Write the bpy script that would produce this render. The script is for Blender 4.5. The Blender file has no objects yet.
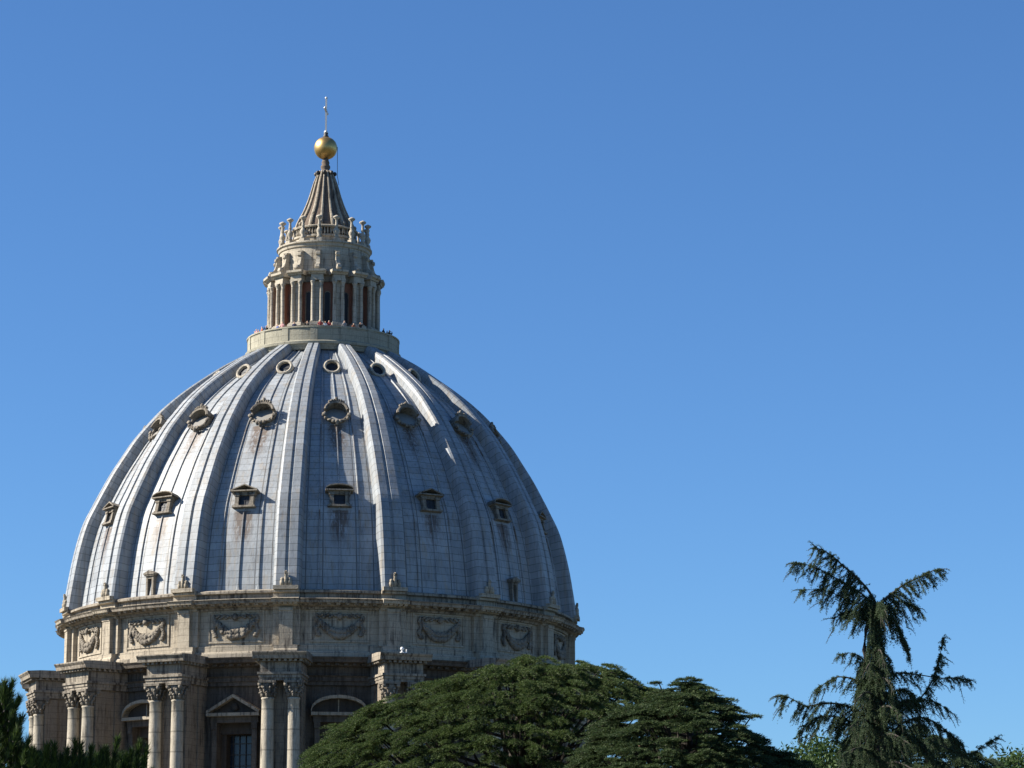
import bpy, math, random
import numpy as np
from mathutils import Vector, Matrix
PI = math.pi
R_ = math.radians
SC = bpy.context.scene

# ------------------------------------------------------------------ camera
F_PX, HORIZON = 3000.0, 980.0
PITCH = math.atan((HORIZON - 384) / F_PX)
YAW = R_(3.68)
CAM = np.array([0.0, -310.0, 0.0])
cam_d = bpy.data.cameras.new('camera')
cam_d.sensor_width = 36.0
cam_d.lens = 36.0 * F_PX / 1024.0
cam_d.clip_start = 0.5
cam_d.clip_end = 20000
cam = bpy.data.objects.new('camera', cam_d)
SC.collection.objects.link(cam)
cam.location = CAM
cam.rotation_euler = (PI / 2 + PITCH, 0, -YAW)
SC.camera = cam
SC.render.resolution_x, SC.render.resolution_y = 1024, 768

# ------------------------------------------------------------------ light
SUN_EL, SUN_D = 36.0, -0.5          # elevation; azimuth behind the picture plane, from the left
sx, sy, sz = (-math.cos(R_(SUN_D)) * math.cos(R_(SUN_EL)), -math.sin(R_(SUN_D)) * math.cos(R_(SUN_EL)), math.sin(R_(SUN_EL)))
sun_d = bpy.data.lights.new('sun', 'SUN')
sun_d.energy = 5.0
sun_d.angle = R_(0.53)
sun_d.color = (1.0, 0.93, 0.82)
sun = bpy.data.objects.new('sun', sun_d)
SC.collection.objects.link(sun)
sun.rotation_euler = Vector((sx, sy, sz)).to_track_quat('Z', 'Y').to_euler()
wd = bpy.data.worlds.new('World')
SC.world = wd
wd.use_nodes = True
wn = wd.node_tree
bg = wn.nodes['Background']
sky = wn.nodes.new('ShaderNodeTexSky')
sky.sky_type = 'NISHITA'
sky.sun_disc = False
sky.sun_elevation = R_(SUN_EL)
sky.sun_rotation = math.atan2(sx, sy)
sky.altitude = 0
sky.air_density = 0.9
sky.dust_density = 0.2
sky.ozone_density = 6.0
tint = wn.nodes.new('ShaderNodeVectorMath')
tint.operation = 'MULTIPLY'
tint.inputs[1].default_value = (0.75, 1.015, 1.235)      # the camera's saturated blue
wn.links.new(sky.outputs[0], tint.inputs[0])
wn.links.new(tint.outputs[0], bg.inputs[0])
bg.inputs[1].default_value = 0.0530
vs = SC.view_settings
vs.view_transform = 'Standard'
vs.look = 'None'
vs.exposure = 1.15
vs.gamma = 1.0
vs.use_curve_mapping = False

# ------------------------------------------------------------------ helpers
_cp, _sp = math.cos(PITCH), math.sin(PITCH)
_F = np.array([math.sin(YAW) * _cp, math.cos(YAW) * _cp, _sp])
_Rt = np.array([math.cos(YAW), -math.sin(YAW), 0.0])
_U = np.cross(_Rt, _F)
def at(x, y, dist):
    """a measured point of the photograph at a horizontal distance from the viewer"""
    d = _F * F_PX + _Rt * (x - 512) + _U * (384 - y)
    return CAM + d * (dist / d[1])

class G:
    """collects geometry and builds one mesh; frame of the dome: x tangential, -y outward, z up"""
    def __init__(s):
        s.v, s.f, s.uv, s.sm = [], [], [], []
    def face(s, ids, uvs=None, smooth=False):
        s.f.append(tuple(ids)); s.uv.append(uvs); s.sm.append(smooth)
    def grid(s, pts, closed_u=False, closed_v=False, uvs=None, smooth=False, flip=False):
        b = len(s.v); n, m = len(pts), len(pts[0])
        for row in pts:
            s.v.extend([tuple(p) for p in row])
        for i in range(n if closed_u else n - 1):
            for j in range(m if closed_v else m - 1):
                i2, j2 = (i + 1) % n, (j + 1) % m
                q = [b + i * m + j, b + i2 * m + j, b + i2 * m + j2, b + i * m + j2]
                w = None
                if uvs:
                    w = [uvs[i][j], uvs[i2][j], uvs[i2][j2], uvs[i][j2]]
                if flip:
                    q = q[::-1]; w = w[::-1] if w else None
                s.face(q, w, smooth)
    def box(s, x0, x1, y0, y1, z0, z1, M=None):
        b = len(s.v)
        c = [(x0, y0, z0), (x1, y0, z0), (x1, y1, z0), (x0, y1, z0), (x0, y0, z1), (x1, y0, z1), (x1, y1, z1), (x0, y1, z1)]
        if M is not None:
            c = [tuple(M @ Vector(p)) for p in c]
        s.v.extend(c)
        for q in ((3, 2, 1, 0), (4, 5, 6, 7), (0, 1, 5, 4), (1, 2, 6, 5), (2, 3, 7, 6), (3, 0, 4, 7)):
            s.face([b + k for k in q])
    def ob(s, t0, t1, r0, r1, z0, z1):
        s.box(t0, t1, -r1, -r0, z0, z1)
    def prism(s, poly, y0, y1, M=None):
        """poly in x,z extruded along y"""
        b = len(s.v); n = len(poly)
        c = [(p[0], y0, p[1]) for p in poly] + [(p[0], y1, p[1]) for p in poly]
        if M is not None:
            c = [tuple(M @ Vector(p)) for p in c]
        s.v.extend(c)
        s.face([b + k for k in range(n)]); s.face([b + n + k for k in range(n)][::-1])
        for k in range(n):
            k2 = (k + 1) % n
            s.face([b + k, b + n + k, b + n + k2, b + k2])
    def radial_prism(s, poly, t0, t1):
        """poly in (r, z) extruded along the tangent"""
        b = len(s.v); n = len(poly)
        s.v.extend([(t0, -p[0], p[1]) for p in poly] + [(t1, -p[0], p[1]) for p in poly])
        s.face([b + k for k in range(n)]); s.face([b + n + k for k in range(n)][::-1])
        for k in range(n):
            k2 = (k + 1) % n
            s.face([b + k, b + n + k, b + n + k2, b + k2])
    def sector(s, prof, a0, a1, n, closed=True, caps=True, smooth=False, umul=1 / 22.5):
        """profile of (r, z) swept about the axis from a0 to a1 degrees (0 faces -y)"""
        full = abs(a1 - a0) >= 359.9
        acc = [0.0]
        for k in range(1, len(prof)):
            acc.append(acc[-1] + math.dist(prof[k], prof[k - 1]))
        pts, uvs = [], []
        for i in range(n + 1):
            a = a0 + (a1 - a0) * i / n
            sa, ca = math.sin(R_(a)), math.cos(R_(a))
            pts.append([(r * sa, -r * ca, z) for r, z in prof])
            uvs.append([(a * umul, q) for q in acc])
        b = len(s.v); m = len(prof)
        s.grid(pts, closed_v=closed, uvs=None if closed else uvs, smooth=smooth)
        if caps and closed and not full:
            s.face([b + k for k in range(m)]); s.face([b + n * m + k for k in range(m)][::-1])
    def lathe(s, prof, cx, cy, n=16, smooth=True, M=None):
        pts = []
        for i in range(n):
            a = 2 * PI * i / n
            row = [(cx + r * math.cos(a), cy + r * math.sin(a), z) for r, z in prof]
            if M is not None:
                row = [tuple(M @ Vector(p)) for p in row]
            pts.append(row)
        b = len(s.v); m = len(prof)
        s.grid(pts, closed_u=True, smooth=smooth)
        s.face([b + i * m for i in range(n)][::-1]); s.face([b + i * m + m - 1 for i in range(n)])
    def tube(s, path, rads, n=8, smooth=True):
        pts = []
        for i, p in enumerate(path):
            p = Vector(p)
            d = (Vector(path[min(i + 1, len(path) - 1)]) - Vector(path[max(i - 1, 0)])).normalized()
            a = d.cross(Vector((0, 0, 1)))
            if a.length < 0.05:
                a = d.cross(Vector((1, 0, 0)))
            a.normalize(); c = d.cross(a)
            r = rads[i] if hasattr(rads, '__len__') else rads
            pts.append([tuple(p + a * r * math.cos(2 * PI * k / n) + c * r * math.sin(2 * PI * k / n)) for k in range(n)])
        b = len(s.v)
        s.grid(pts, closed_v=True, smooth=smooth)
        s.face([b + k for k in range(n)]); s.face([b + (len(path) - 1) * n + k for k in range(n)][::-1])
    def blob(s, c, r, rng=None, n=7, m=5):
        """a small uneven lump"""
        rx, ry, rz = r if hasattr(r, '__len__') else (r, r, r)
        pts = []
        for i in range(n):
            a = 2 * PI * i / n
            row = []
            for j in range(m + 1):
                t = -PI / 2 + PI * j / m
                k = 1 + (rng.uniform(-.18, .18) if rng and 0 < j < m else 0)
                row.append((c[0] + rx * k * math.cos(a) * math.cos(t), c[1] + ry * k * math.sin(a) * math.cos(t), c[2] + rz * k * math.sin(t)))
            pts.append(row)
        s.grid(pts, closed_u=True, smooth=True)
    def mesh(s, name, mat):
        me = bpy.data.meshes.new(name)
        me.from_pydata(s.v, [], s.f)
        ul = me.uv_layers.new(name='UVMap')
        k = 0
        buf = []
        for fi, w in enumerate(s.uv):
            if w:
                for q in w: buf.extend(q)
            else:
                for vi in s.f[fi]:
                    v = s.v[vi]; buf.extend((v[0] * .25 + v[1] * .11, v[2]))
        ul.data.foreach_set('uv', buf)
        me.polygons.foreach_set('use_smooth', s.sm)
        for mm in (mat if isinstance(mat, (list, tuple)) else [mat]):
            me.materials.append(mm)
        me.update()
        return me
    def build(s, name, mat, parent=None, rz=0, loc=(0, 0, 0)):
        me = s.mesh(name, mat)
        me.validate()
        return put(name, me, parent, rz, loc)

def put(name, data, parent=None, rz=0, loc=(0, 0, 0)):
    o = bpy.data.objects.new(name, data)
    SC.collection.objects.link(o)
    o.location = loc
    o.rotation_euler = (0, 0, rz)
    if parent: o.parent = parent
    return o
def tag(o, label=None, cat=None, group=None, kind=None):
    if label: o['label'] = label
    if cat: o['category'] = cat
    if group: o['group'] = group
    if kind: o['kind'] = kind
    return o

# ------------------------------------------------------------------ materials
def new_mat(name):
    m = bpy.data.materials.new(name); m.use_nodes = True
    nt = m.node_tree
    return m, nt, nt.nodes['Principled BSDF']
def N(nt, typ, **kw):
    n = nt.nodes.new(typ)
    for k, v in kw.items():
        if k.startswith('i_'):
            key = k[2:]
            n.inputs[int(key) if key.isdigit() else key.replace('_', ' ')].default_value = v
        else:
            setattr(n, k, v)
    return n
def ramp(nt, fac, stops):
    r = nt.nodes.new('ShaderNodeValToRGB')
    el = r.color_ramp.elements
    while len(el) < len(stops): el.new(0.5)
    for e, (p, c) in zip(el, stops):
        e.position = p
        e.color = (*c, 1) if hasattr(c, '__len__') else (c, c, c, 1)
    nt.links.new(fac, r.inputs[0])
    return r.outputs[0]
def mixc(nt, fac, a, b, mode='MIX'):
    m = nt.nodes.new('ShaderNodeMix'); m.data_type = 'RGBA'; m.blend_type = mode
    for sock, val in ((m.inputs[0], fac), (m.inputs[6], a), (m.inputs[7], b)):
        if hasattr(val, 'is_output'): nt.links.new(val, sock)
        else: sock.default_value = val if not isinstance(val, tuple) else (*val, 1)
    return m.outputs[2]
def math_(nt, op, a, b=None, c=None):
    m = nt.nodes.new('ShaderNodeMath'); m.operation = op
    for i, val in enumerate((a, b, c)):
        if val is None: continue
        if hasattr(val, 'is_output'): nt.links.new(val, m.inputs[i])
        else: m.inputs[i].default_value = val
    return m.outputs[0]
def noise(nt, vec, scale, detail=6, rough=.6, sc=None):
    if sc:
        mp = N(nt, 'ShaderNodeMapping'); mp.inputs['Scale'].default_value = sc
        nt.links.new(vec, mp.inputs[0]); vec = mp.outputs[0]
    n = N(nt, 'ShaderNodeTexNoise'); n.inputs['Scale'].default_value = scale
    n.inputs['Detail'].default_value = detail; n.inputs['Roughness'].default_value = rough
    nt.links.new(vec, n.inputs['Vector'])
    return n.outputs[0]

def stone_mat(name, light, dark, soot=(0.05, 0.042, 0.036), sootlo=.57, sootamt=.8, course=.62):
    m, nt, p = new_mat(name)
    geo = N(nt, 'ShaderNodeNewGeometry').outputs['Position']
    base = mixc(nt, noise(nt, geo, .9, 8), dark, light)
    fine = noise(nt, geo, 6, 6, .7)
    base = mixc(nt, .55, base, ramp(nt, fine, [(.3, .55), (.7, 1.0)]), 'MULTIPLY')
    # rain-washed vertical streaks and black crust
    streak = noise(nt, geo, 1.0, 5, .65, (3.2, 3.2, .28))
    crust = noise(nt, geo, .55, 7, .7)
    st = ramp(nt, math_(nt, 'MULTIPLY', streak, math_(nt, 'ADD', crust, .5)), [(sootlo, 0.0), (sootlo + .17, 1.0)])
    col = mixc(nt, math_(nt, 'MULTIPLY', st, sootamt), base, soot)
    drip = ramp(nt, noise(nt, geo, 1.0, 5, .7, (7.0, 7.0, .35)), [(.56, 0), (.68, .6)])
    col = mixc(nt, drip, col, soot)
    # courses of masonry
    sep = N(nt, 'ShaderNodeSeparateXYZ'); nt.links.new(geo, sep.inputs[0])
    fr = math_(nt, 'FRACT', math_(nt, 'DIVIDE', sep.outputs[2], course))
    ln = math_(nt, 'LESS_THAN', fr, .07)
    col = mixc(nt, math_(nt, 'MULTIPLY', ln, .45), col, soot)
    nt.links.new(col, p.inputs['Base Color'])
    p.inputs['Roughness'].default_value = .9
    p.inputs['Specular IOR Level'].default_value = .2
    bp = N(nt, 'ShaderNodeBump'); bp.inputs['Strength'].default_value = .5; bp.inputs['Distance'].default_value = .08
    nt.links.new(fine, bp.inputs['Height']); nt.links.new(bp.outputs[0], p.inputs['Normal'])
    return m
M_STONE = stone_mat('travertine', (.53, .465, .36), (.27, .23, .175), sootlo=.525)
M_LEDGE = stone_mat('weathered_ledge', (.47, .41, .325), (.17, .148, .118), sootlo=.47, sootamt=.88)
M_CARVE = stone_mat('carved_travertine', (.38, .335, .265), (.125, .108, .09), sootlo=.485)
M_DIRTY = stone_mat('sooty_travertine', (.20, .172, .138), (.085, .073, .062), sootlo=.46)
M_CREAM = stone_mat('pale_travertine', (.60, .545, .44), (.33, .285, .225), sootlo=.54)
M_COLUMN = stone_mat('column_travertine', (.53, .475, .38), (.30, .265, .205), sootlo=.535, course=1.9)
M_RED = stone_mat('red_plaster', (.40, .19, .125), (.26, .12, .08), sootlo=.6, course=40)
M_WARM = stone_mat('warm_brick_stone', (.33, .275, .21), (.19, .158, .12), sootlo=.52)
M_RECESS_SHADE = stone_mat('recess_shade_stone', (.12, .10, .08), (.06, .05, .042), sootlo=.50)  # shade of the window jambs and tympana, put into the stone colour
M_PARA = stone_mat('grey_green_travertine', (.44, .42, .33), (.28, .26, .20), sootlo=.58)

def lead_mat(name, ucount, tint=1.0, stains=True, rowh=.72):
    m, nt, p = new_mat(name)
    uv = N(nt, 'ShaderNodeUVMap'); uv.uv_map = 'UVMap'
    geo = N(nt, 'ShaderNodeNewGeometry').outputs['Position']
    sep = N(nt, 'ShaderNodeSeparateXYZ'); nt.links.new(uv.outputs[0], sep.inputs[0])
    u, v = sep.outputs[0], sep.outputs[1]
    # sheets
    cmb = N(nt, 'ShaderNodeCombineXYZ')
    nt.links.new(math_(nt, 'MULTIPLY', u, ucount), cmb.inputs[0]); nt.links.new(math_(nt, 'DIVIDE', v, rowh), cmb.inputs[1])
    br = N(nt, 'ShaderNodeTexBrick'); br.offset = 0.0; br.squash = 1
    for k, val in (('Scale', 1.0), ('Mortar Size', .04), ('Mortar Smooth', .3), ('Bias', 0.0), ('Brick Width', 1.0), ('Row Height', 1.0)):
        br.inputs[k].default_value = val
    br.inputs['Color1'].default_value = (.80, .80, .80, 1); br.inputs['Color2'].default_value = (1, 1, 1, 1); br.inputs['Mortar'].default_value = (.32, .31, .30, 1)
    wob = noise(nt, geo, .8, 3, .5)
    c2 = N(nt, 'ShaderNodeCombineXYZ'); nt.links.new(math_(nt, 'MULTIPLY', math_(nt, 'SUBTRACT', wob, .5), .25), c2.inputs[1])
    va = N(nt, 'ShaderNodeVectorMath'); va.operation = 'ADD'
    nt.links.new(cmb.outputs[0], va.inputs[0]); nt.links.new(c2.outputs[0], va.inputs[1]); nt.links.new(va.outputs[0], br.inputs['Vector'])
    base = mixc(nt, noise(nt, geo, .35, 5), (.25 * tint, .28 * tint, .31 * tint), (.37 * tint, .39 * tint, .40 * tint))
    # tan limewash and rust running down the sheets
    st = noise(nt, geo, 1.0, 6, .7, (1.8, 1.8, .16))
    base = mixc(nt, ramp(nt, st, [(.50, 0), (.68, .7)]), base, (.33 * tint, .275 * tint, .205 * tint))
    if stains:
        fu = math_(nt, 'ABSOLUTE', math_(nt, 'SUBTRACT', math_(nt, 'FRACT', u), .5))
        wn_ = N(nt, 'ShaderNodeTexWhiteNoise', noise_dimensions='1D'); nt.links.new(math_(nt, 'FLOOR', u), wn_.inputs['W'])
        bay = math_(nt, 'MULTIPLY_ADD', wn_.outputs[0], .9, .55)
        for v0, v1, w in ((4.2, 8.2, .12), (14.2, 18.6, .14)):
            side = math_(nt, 'SUBTRACT', 1.0, math_(nt, 'SMOOTH_MIN', math_(nt, 'DIVIDE', fu, w), 1.0, .1))
            up = N(nt, 'ShaderNodeMapRange'); up.inputs[1].default_value = v0; up.inputs[2].default_value = v1 - .3
            nt.links.new(v, up.inputs[0])
            cut = math_(nt, 'LESS_THAN', v, v1)
            k = math_(nt, 'MULTIPLY', math_(nt, 'MULTIPLY', side, up.outputs[0]), cut)
            k = math_(nt, 'MULTIPLY', k, ramp(nt, noise(nt, geo, 1.4, 6, .7, (3.4, 3.4, .25)), [(.38, .1), (.58, 2.8)]))
            k = math_(nt, 'MINIMUM', math_(nt, 'MULTIPLY', k, bay), .88)
            base = mixc(nt, k, base, (.12, .08, .055))
    dirt = ramp(nt, noise(nt, geo, 1.0, 7, .75, (4.5, 4.5, .22)), [(.5, 0), (.75, .75)])
    base = mixc(nt, dirt, base, (.09, .083, .078))
    patch = ramp(nt, noise(nt, geo, .55, 3, .5), [(.35, .75), (.65, 1.12)])
    base = mixc(nt, .45, base, patch, 'MULTIPLY')
    seams = ramp(nt, noise(nt, geo, 1.1, 4, .6), [(.35, .8), (.6, 1.0)])
    col = mixc(nt, seams, base, br.outputs[0], 'MULTIPLY')
    nt.links.new(col, p.inputs['Base Color'])
    p.inputs['Roughness'].default_value = .55
    p.inputs['Metallic'].default_value = .0
    p.inputs['Specular IOR Level'].default_value = .45
    bp = N(nt, 'ShaderNodeBump'); bp.inputs['Strength'].default_value = .35; bp.inputs['Distance'].default_value = .06
    nt.links.new(noise(nt, geo, 2.2, 4, .6), bp.inputs['Height']); nt.links.new(bp.outputs[0], p.inputs['Normal'])
    return m
M_LEAD = lead_mat('lead_sheets', 6.0)
M_RIB = lead_mat('lead_rib', 1.0, .92, stains=False)
M_CONE = stone_mat('spire_covering', (.22, .17, .13), (.11, .085, .07), course=.5)

def plain(name, col, rough=.7, metal=0.0, var=.25, scale=5):
    m, nt, p = new_mat(name)
    geo = N(nt, 'ShaderNodeNewGeometry').outputs['Position']
    n = noise(nt, geo, scale, 5)
    c = mixc(nt, n, tuple(x * (1 - var) for x in col), tuple(min(1, x * (1 + var)) for x in col))
    nt.links.new(c, p.inputs['Base Color'])
    p.inputs['Roughness'].default_value = rough; p.inputs['Metallic'].default_value = metal
    return m
M_GLASS = plain('dark_glass', (.018, .028, .05), .18, 0, .3)
M_LOUVRE = plain('grey_board', (.21, .20, .18), .9)
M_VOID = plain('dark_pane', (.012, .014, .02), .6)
M_ROOF = plain('dark_roofing', (.09, .085, .075), .9)
M_GILT = plain('gilded_bronze', (.62, .40, .15), .42, 1.0, .35, 1.3)
M_IRON = plain('dark_iron', (.05, .045, .04), .6)
M_CROSS = plain('pale_metal', (.62, .60, .56), .4, .3, .1)
M_WHITE = plain('white_paint', (.8, .8, .78), .5, 0, .05)
M_CABLE = plain('cable_grey', (.10, .10, .10), .6)

# ------------------------------------------------------------------ ground
def terrain_z(x, y):
    d = math.hypot(x, y)
    k = min(1, max(0, (d - 60) / 150)); k = k * k * (3 - 2 * k)
    far = min(1, max(0, (d - 500) / 1500))
    return -44 + (44 - 1.6) * k - 30 * far
g = G()
rad = [0, 20, 40, 60, 75, 90, 105, 120, 135, 150, 165, 180, 195, 210, 240, 280, 330, 400, 500, 700, 1000, 1500, 2500, 5000, 9000]
for i in range(64):
    a0, a1 = 2 * PI * i / 64, 2 * PI * (i + 1) / 64
    g.grid([[(r * math.cos(a), r * math.sin(a), terrain_z(r, 0)) for r in rad] for a in (a0, a1)], smooth=True, flip=True)
m, nt, p = new_mat('garden_ground')
geo = N(nt, 'ShaderNodeNewGeometry').outputs['Position']
nt.links.new(mixc(nt, noise(nt, geo, .08, 6), (.03, .045, .02), (.075, .065, .04)), p.inputs['Base Color'])
p.inputs['Roughness'].default_value = .95
tag(g.build('ground', m), kind='structure')

# ================================================================== THE DOME
TH0 = -7.0
RIBS = [TH0 + 22.5 * k for k in range(-8, 8)]
PANS = [a + 11.25 for a in RIBS]
root = bpy.data.objects.new('basilica_dome', None)
SC.collection.objects.link(root)
root.location = (0, 0, -44)
tag(root, 'great ribbed lead-covered dome on a columned stone drum, topped by lantern and gilded ball', 'dome')
class Off:            # everything below is written in heights above the camera; the root stands on the ground
    z = 44.0
def part(gm, name, mat, rz=0, parent=None, loc=(0, 0, 0)):
    if parent is None:
        return gm.build(name, mat, root, R_(rz), (loc[0], loc[1], loc[2] + Off.z))
    return gm.build(name, mat, parent, R_(rz), loc)
def clone(o, rz):
    c = o.copy(); SC.collection.objects.link(c); c.parent = root
    c.rotation_euler = (0, 0, R_(rz))
    for ch in o.children:
        d = ch.copy(); SC.collection.objects.link(d); d.parent = c
    return c
def around(o, angles):
    o.rotation_euler = (0, 0, R_(angles[0]))
    return [o] + [clone(o, a) for a in angles[1:]]

# --- profile of the crest of the ribs (r, z), measured from the silhouette
CREST = [(26.62, 36.5), (26.3, 38.8), (25.75, 42.0), (24.95, 45.1), (23.95, 47.3), (23.1, 49.0), (22.2, 50.7), (21.1, 52.5), (19.95, 54.3), (18.55, 56.05), (16.9, 57.9), (14.55, 59.95), (11.35, 62.25), (9.2, 63.55), (7.4, 64.6)]
def catmull(P, n):
    out = []
    for i in range(len(P) - 1):
        p0, p1, p2, p3 = P[max(i - 1, 0)], P[i], P[i + 1], P[min(i + 2, len(P) - 1)]
        for k in range(n):
            t = k / n
            out.append(tuple(.5 * ((2 * b) + (-a + c) * t + (2 * a - 5 * b + 4 * c - d) * t * t + (-a + 3 * b - 3 * c + d) * t ** 3) for a, b, c, d in zip(p0, p1, p2, p3)))
    out.append(P[-1])
    return out
cr = catmull(CREST, 5)
def normals(P):
    o = []
    for i in range(len(P)):
        a, b = P[max(i - 1, 0)], P[min(i + 1, len(P) - 1)]
        d = (b[0] - a[0], b[1] - a[1]); l = math.hypot(*d)
        o.append((d[1] / l, -d[0] / l))
    return o
nr = normals(cr)
RIB_H = [1.20 - .36 * i / len(cr) for i in range(len(cr))]
shell = [(c[0] - n[0] * h, c[1] - n[1] * h) for c, n, h in zip(cr, nr, RIB_H)]
def shell_r(z):
    for a, b in zip(shell, shell[1:]):
        if a[1] <= z <= b[1]:
            return a[0] + (b[0] - a[0]) * (z - a[1]) / (b[1] - a[1])
    return shell[-1][0]
ns = normals(shell)
arc = [0]
for a, b in zip(shell, shell[1:]): arc.append(arc[-1] + math.dist(a, b))

g = G()
g.sector(shell, TH0, TH0 + 360, 192, closed=False, smooth=True)
def flat(v):
    a = math.degrees(math.atan2(v[0], -v[1])); d = (a - TH0) % 22.5 - 11.25
    k = 1 + .7 * (math.cos(R_(11.25)) / math.cos(R_(d)) - 1)
    return (v[0] * k, v[1] * k, v[2])
g.v = [flat(v) for v in g.v]
PF = 1 + .7 * (math.cos(R_(11.25)) - 1)
# u so that panel centres fall on .5
off = TH0 / 22.5
g.uv = [[(q[0] - off, q[1]) for q in w] for w in g.uv]
# standing battens between the ribs
for a in PANS:
    for dt in (-.205, 0, .205):
        ang = R_(a + dt * 22.5)
        sa, ca = math.sin(ang), math.cos(ang)
        rows, uvs = [], []
        for i, ((r, z), (nx, nz)) in enumerate(zip(shell, ns)):
            k = max(0, 1 - arc[i] / 1.3)
            w = .085 + .22 * k * k - .015 * i / len(shell); h = .13 - .02 * i / len(shell)
            if z > 64.35: break
            row = []
            for t, hh in ((-w, -.02), (-w * .5, h), (w * .5, h), (w, -.02)):
                rr = r + nx * hh
                row.append(flat((rr * sa + t * ca, -rr * ca + t * sa, z + nz * hh)))
            rows.append(row); uvs.append([(a / 22.5 - off + .08, arc[i])] * 4)
        g.grid(rows, uvs=uvs, smooth=False, flip=True)
shell_o = part(g, 'dome_shell', M_LEAD)

# --- ribs
g = G()
rows, uvs = [], []
carc = 0
for i, ((r, z), (nx, nz), h) in enumerate(zip(shell, ns, RIB_H)):
    f = r / 26.0
    p_ = .42 + .93 * f
    sec = [(-p_ * 1.04, -.5), (-p_ * .99, h * .55), (-p_ * .90, h * .86), (-p_ * .74, h), (-p_ * .14, h), (-p_ * .08, h * .86), (p_ * .08, h * .86), (p_ * .14, h), (p_ * .74, h), (p_ * .90, h * .86), (p_ * .99, h * .55), (p_ * 1.04, -.5)]
    rows.append([(t, -(r + nx * hh), z + nz * hh) for t, hh in sec])
    uvs.append([(.1 + .8 * k / (len(sec) - 1), arc[i]) for k in range(len(sec))])
g.grid(rows, uvs=uvs, flip=True)
rib = part(g, 'rib', M_RIB)
around(rib, RIBS)

# --- pedestal emblem at the foot of each rib
rng = random.Random(5)
g = G()
g.ob(-1.2, 1.2, 25.0, 26.9, 36.35, 36.72)
for t in (-.36, .36):
    g.lathe([(.22, 36.72), (.24, 37.1), (.15, 37.3), (.19, 37.4), (.06, 37.5)], t, -26.6, 8)
g.lathe([(.2, 36.72), (.22, 37.4), (.12, 37.7), (.17, 37.8), (.10, 38.0), (.04, 38.15)], 0, -26.62, 8)
for k in range(5):
    a = k * 2 * PI / 5
    g.blob((.13 * math.cos(a), -26.72, 37.95 + .13 * math.sin(a)), .07, rng)
around(part(g, 'finial', M_STONE), RIBS)

# --- dormers of the lower row: windows with alternately pointed and curved pediments
def pediment_poly(w, h, kind, n=10):
    if kind == 'tri':
        return [(-w, 0), (w, 0), (w, .12 * h), (0, h), (-w, .12 * h)]
    pts = [(-w, 0), (w, 0)]
    for k in range(n + 1):
        t = math.cos(PI * k / n)
        pts.append((w * t, .12 * h + .88 * h * math.sqrt(max(0, 1 - t * t)) ** .9 * .92))
    return pts
def hollow_pediment(gm, w, h, kind, r0, r1, z, th=.16, field=None):
    """raking frame round a recessed field"""
    gm.ob(-w, w, r0, r1, z, z + th)
    poly = pediment_poly(w, h, kind)[1:]
    zs = [(x, z + th + y) for x, y in poly]
    for a, b in zip(zs, zs[1:]):
        gm.prism([(a[0], a[1] - th), (b[0], b[1] - th), b, a], -r1, -r0)
    (field or gm).prism([(x * .97, zz - .02) for x, zz in [(-w, z + .04)] + [(w, z + .04)] + zs[0:]], -(r1 - (r1 - r0) * .5), -r0)
def dormer(kind):
    g = G(); z0, z1 = 44.9, 46.15
    rf = shell_r(z0) * PF + .40
    T = Matrix.Translation((0, -rf, z0)) @ Matrix.Rotation(R_(-13), 4, 'X') @ Matrix.Translation((0, rf, -z0))
    def lean(q): q.v = [tuple(T @ Vector(p)) for p in q.v]
    for sgn in (-1, 1):
        a, b = sorted((sgn * .56, sgn * .95))
        g.ob(a, b, rf - 2.2, rf, z0, z1)
        g.ob(a - .07, b + .07, rf - 1, rf + .08, z1 - .22, z1)
        g.ob(a - .05, b + .05, rf - 1, rf + .06, z0, z0 + .18)
    g.ob(-.6, .6, rf - 2.2, rf - .06, z0 - .1, z0 + .08)
    g.ob(-.6, .6, rf - 2.2, rf - .06, z1 - .14, z1)
    g.ob(-1.15, 1.15, rf - 2.0, rf + .12, z0 - .16, z0 + .02)
    g.ob(-1.08, 1.08, rf - 2.6, rf + .02, z1, z1 + .16)
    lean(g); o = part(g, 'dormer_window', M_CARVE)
    g = G(); hollow_pediment(g, 1.36, .62, kind, rf - 2.6, rf + .34, z1 + .16, .12); lean(g)
    g.build('pediment', M_CARVE, o)
    g = G(); g.ob(-.57, .57, rf - .30, rf - .26, z0 + .02, z1 - .1)
    g.ob(-.03, .03, rf - .26, rf - .22, z0 + .1, z1 - .1); g.ob(-.55, .55, rf - .255, rf - .215, 45.5, 45.56); lean(g)
    g.build('pane', M_VOID, o)
    return o
tri = [a for i, a in enumerate(PANS) if (round((a + 18.25) + 360 * 2) // 22.5) % 2 < .5 or False]
tri = [a for a in PANS if round((a - (TH0 - 11.25)) / 22.5) % 2 == 0]
seg = [a for a in PANS if round((a - (TH0 - 11.25)) / 22.5) % 2 == 1]
around(dormer('tri'), tri); around(dormer('seg'), seg)

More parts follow.
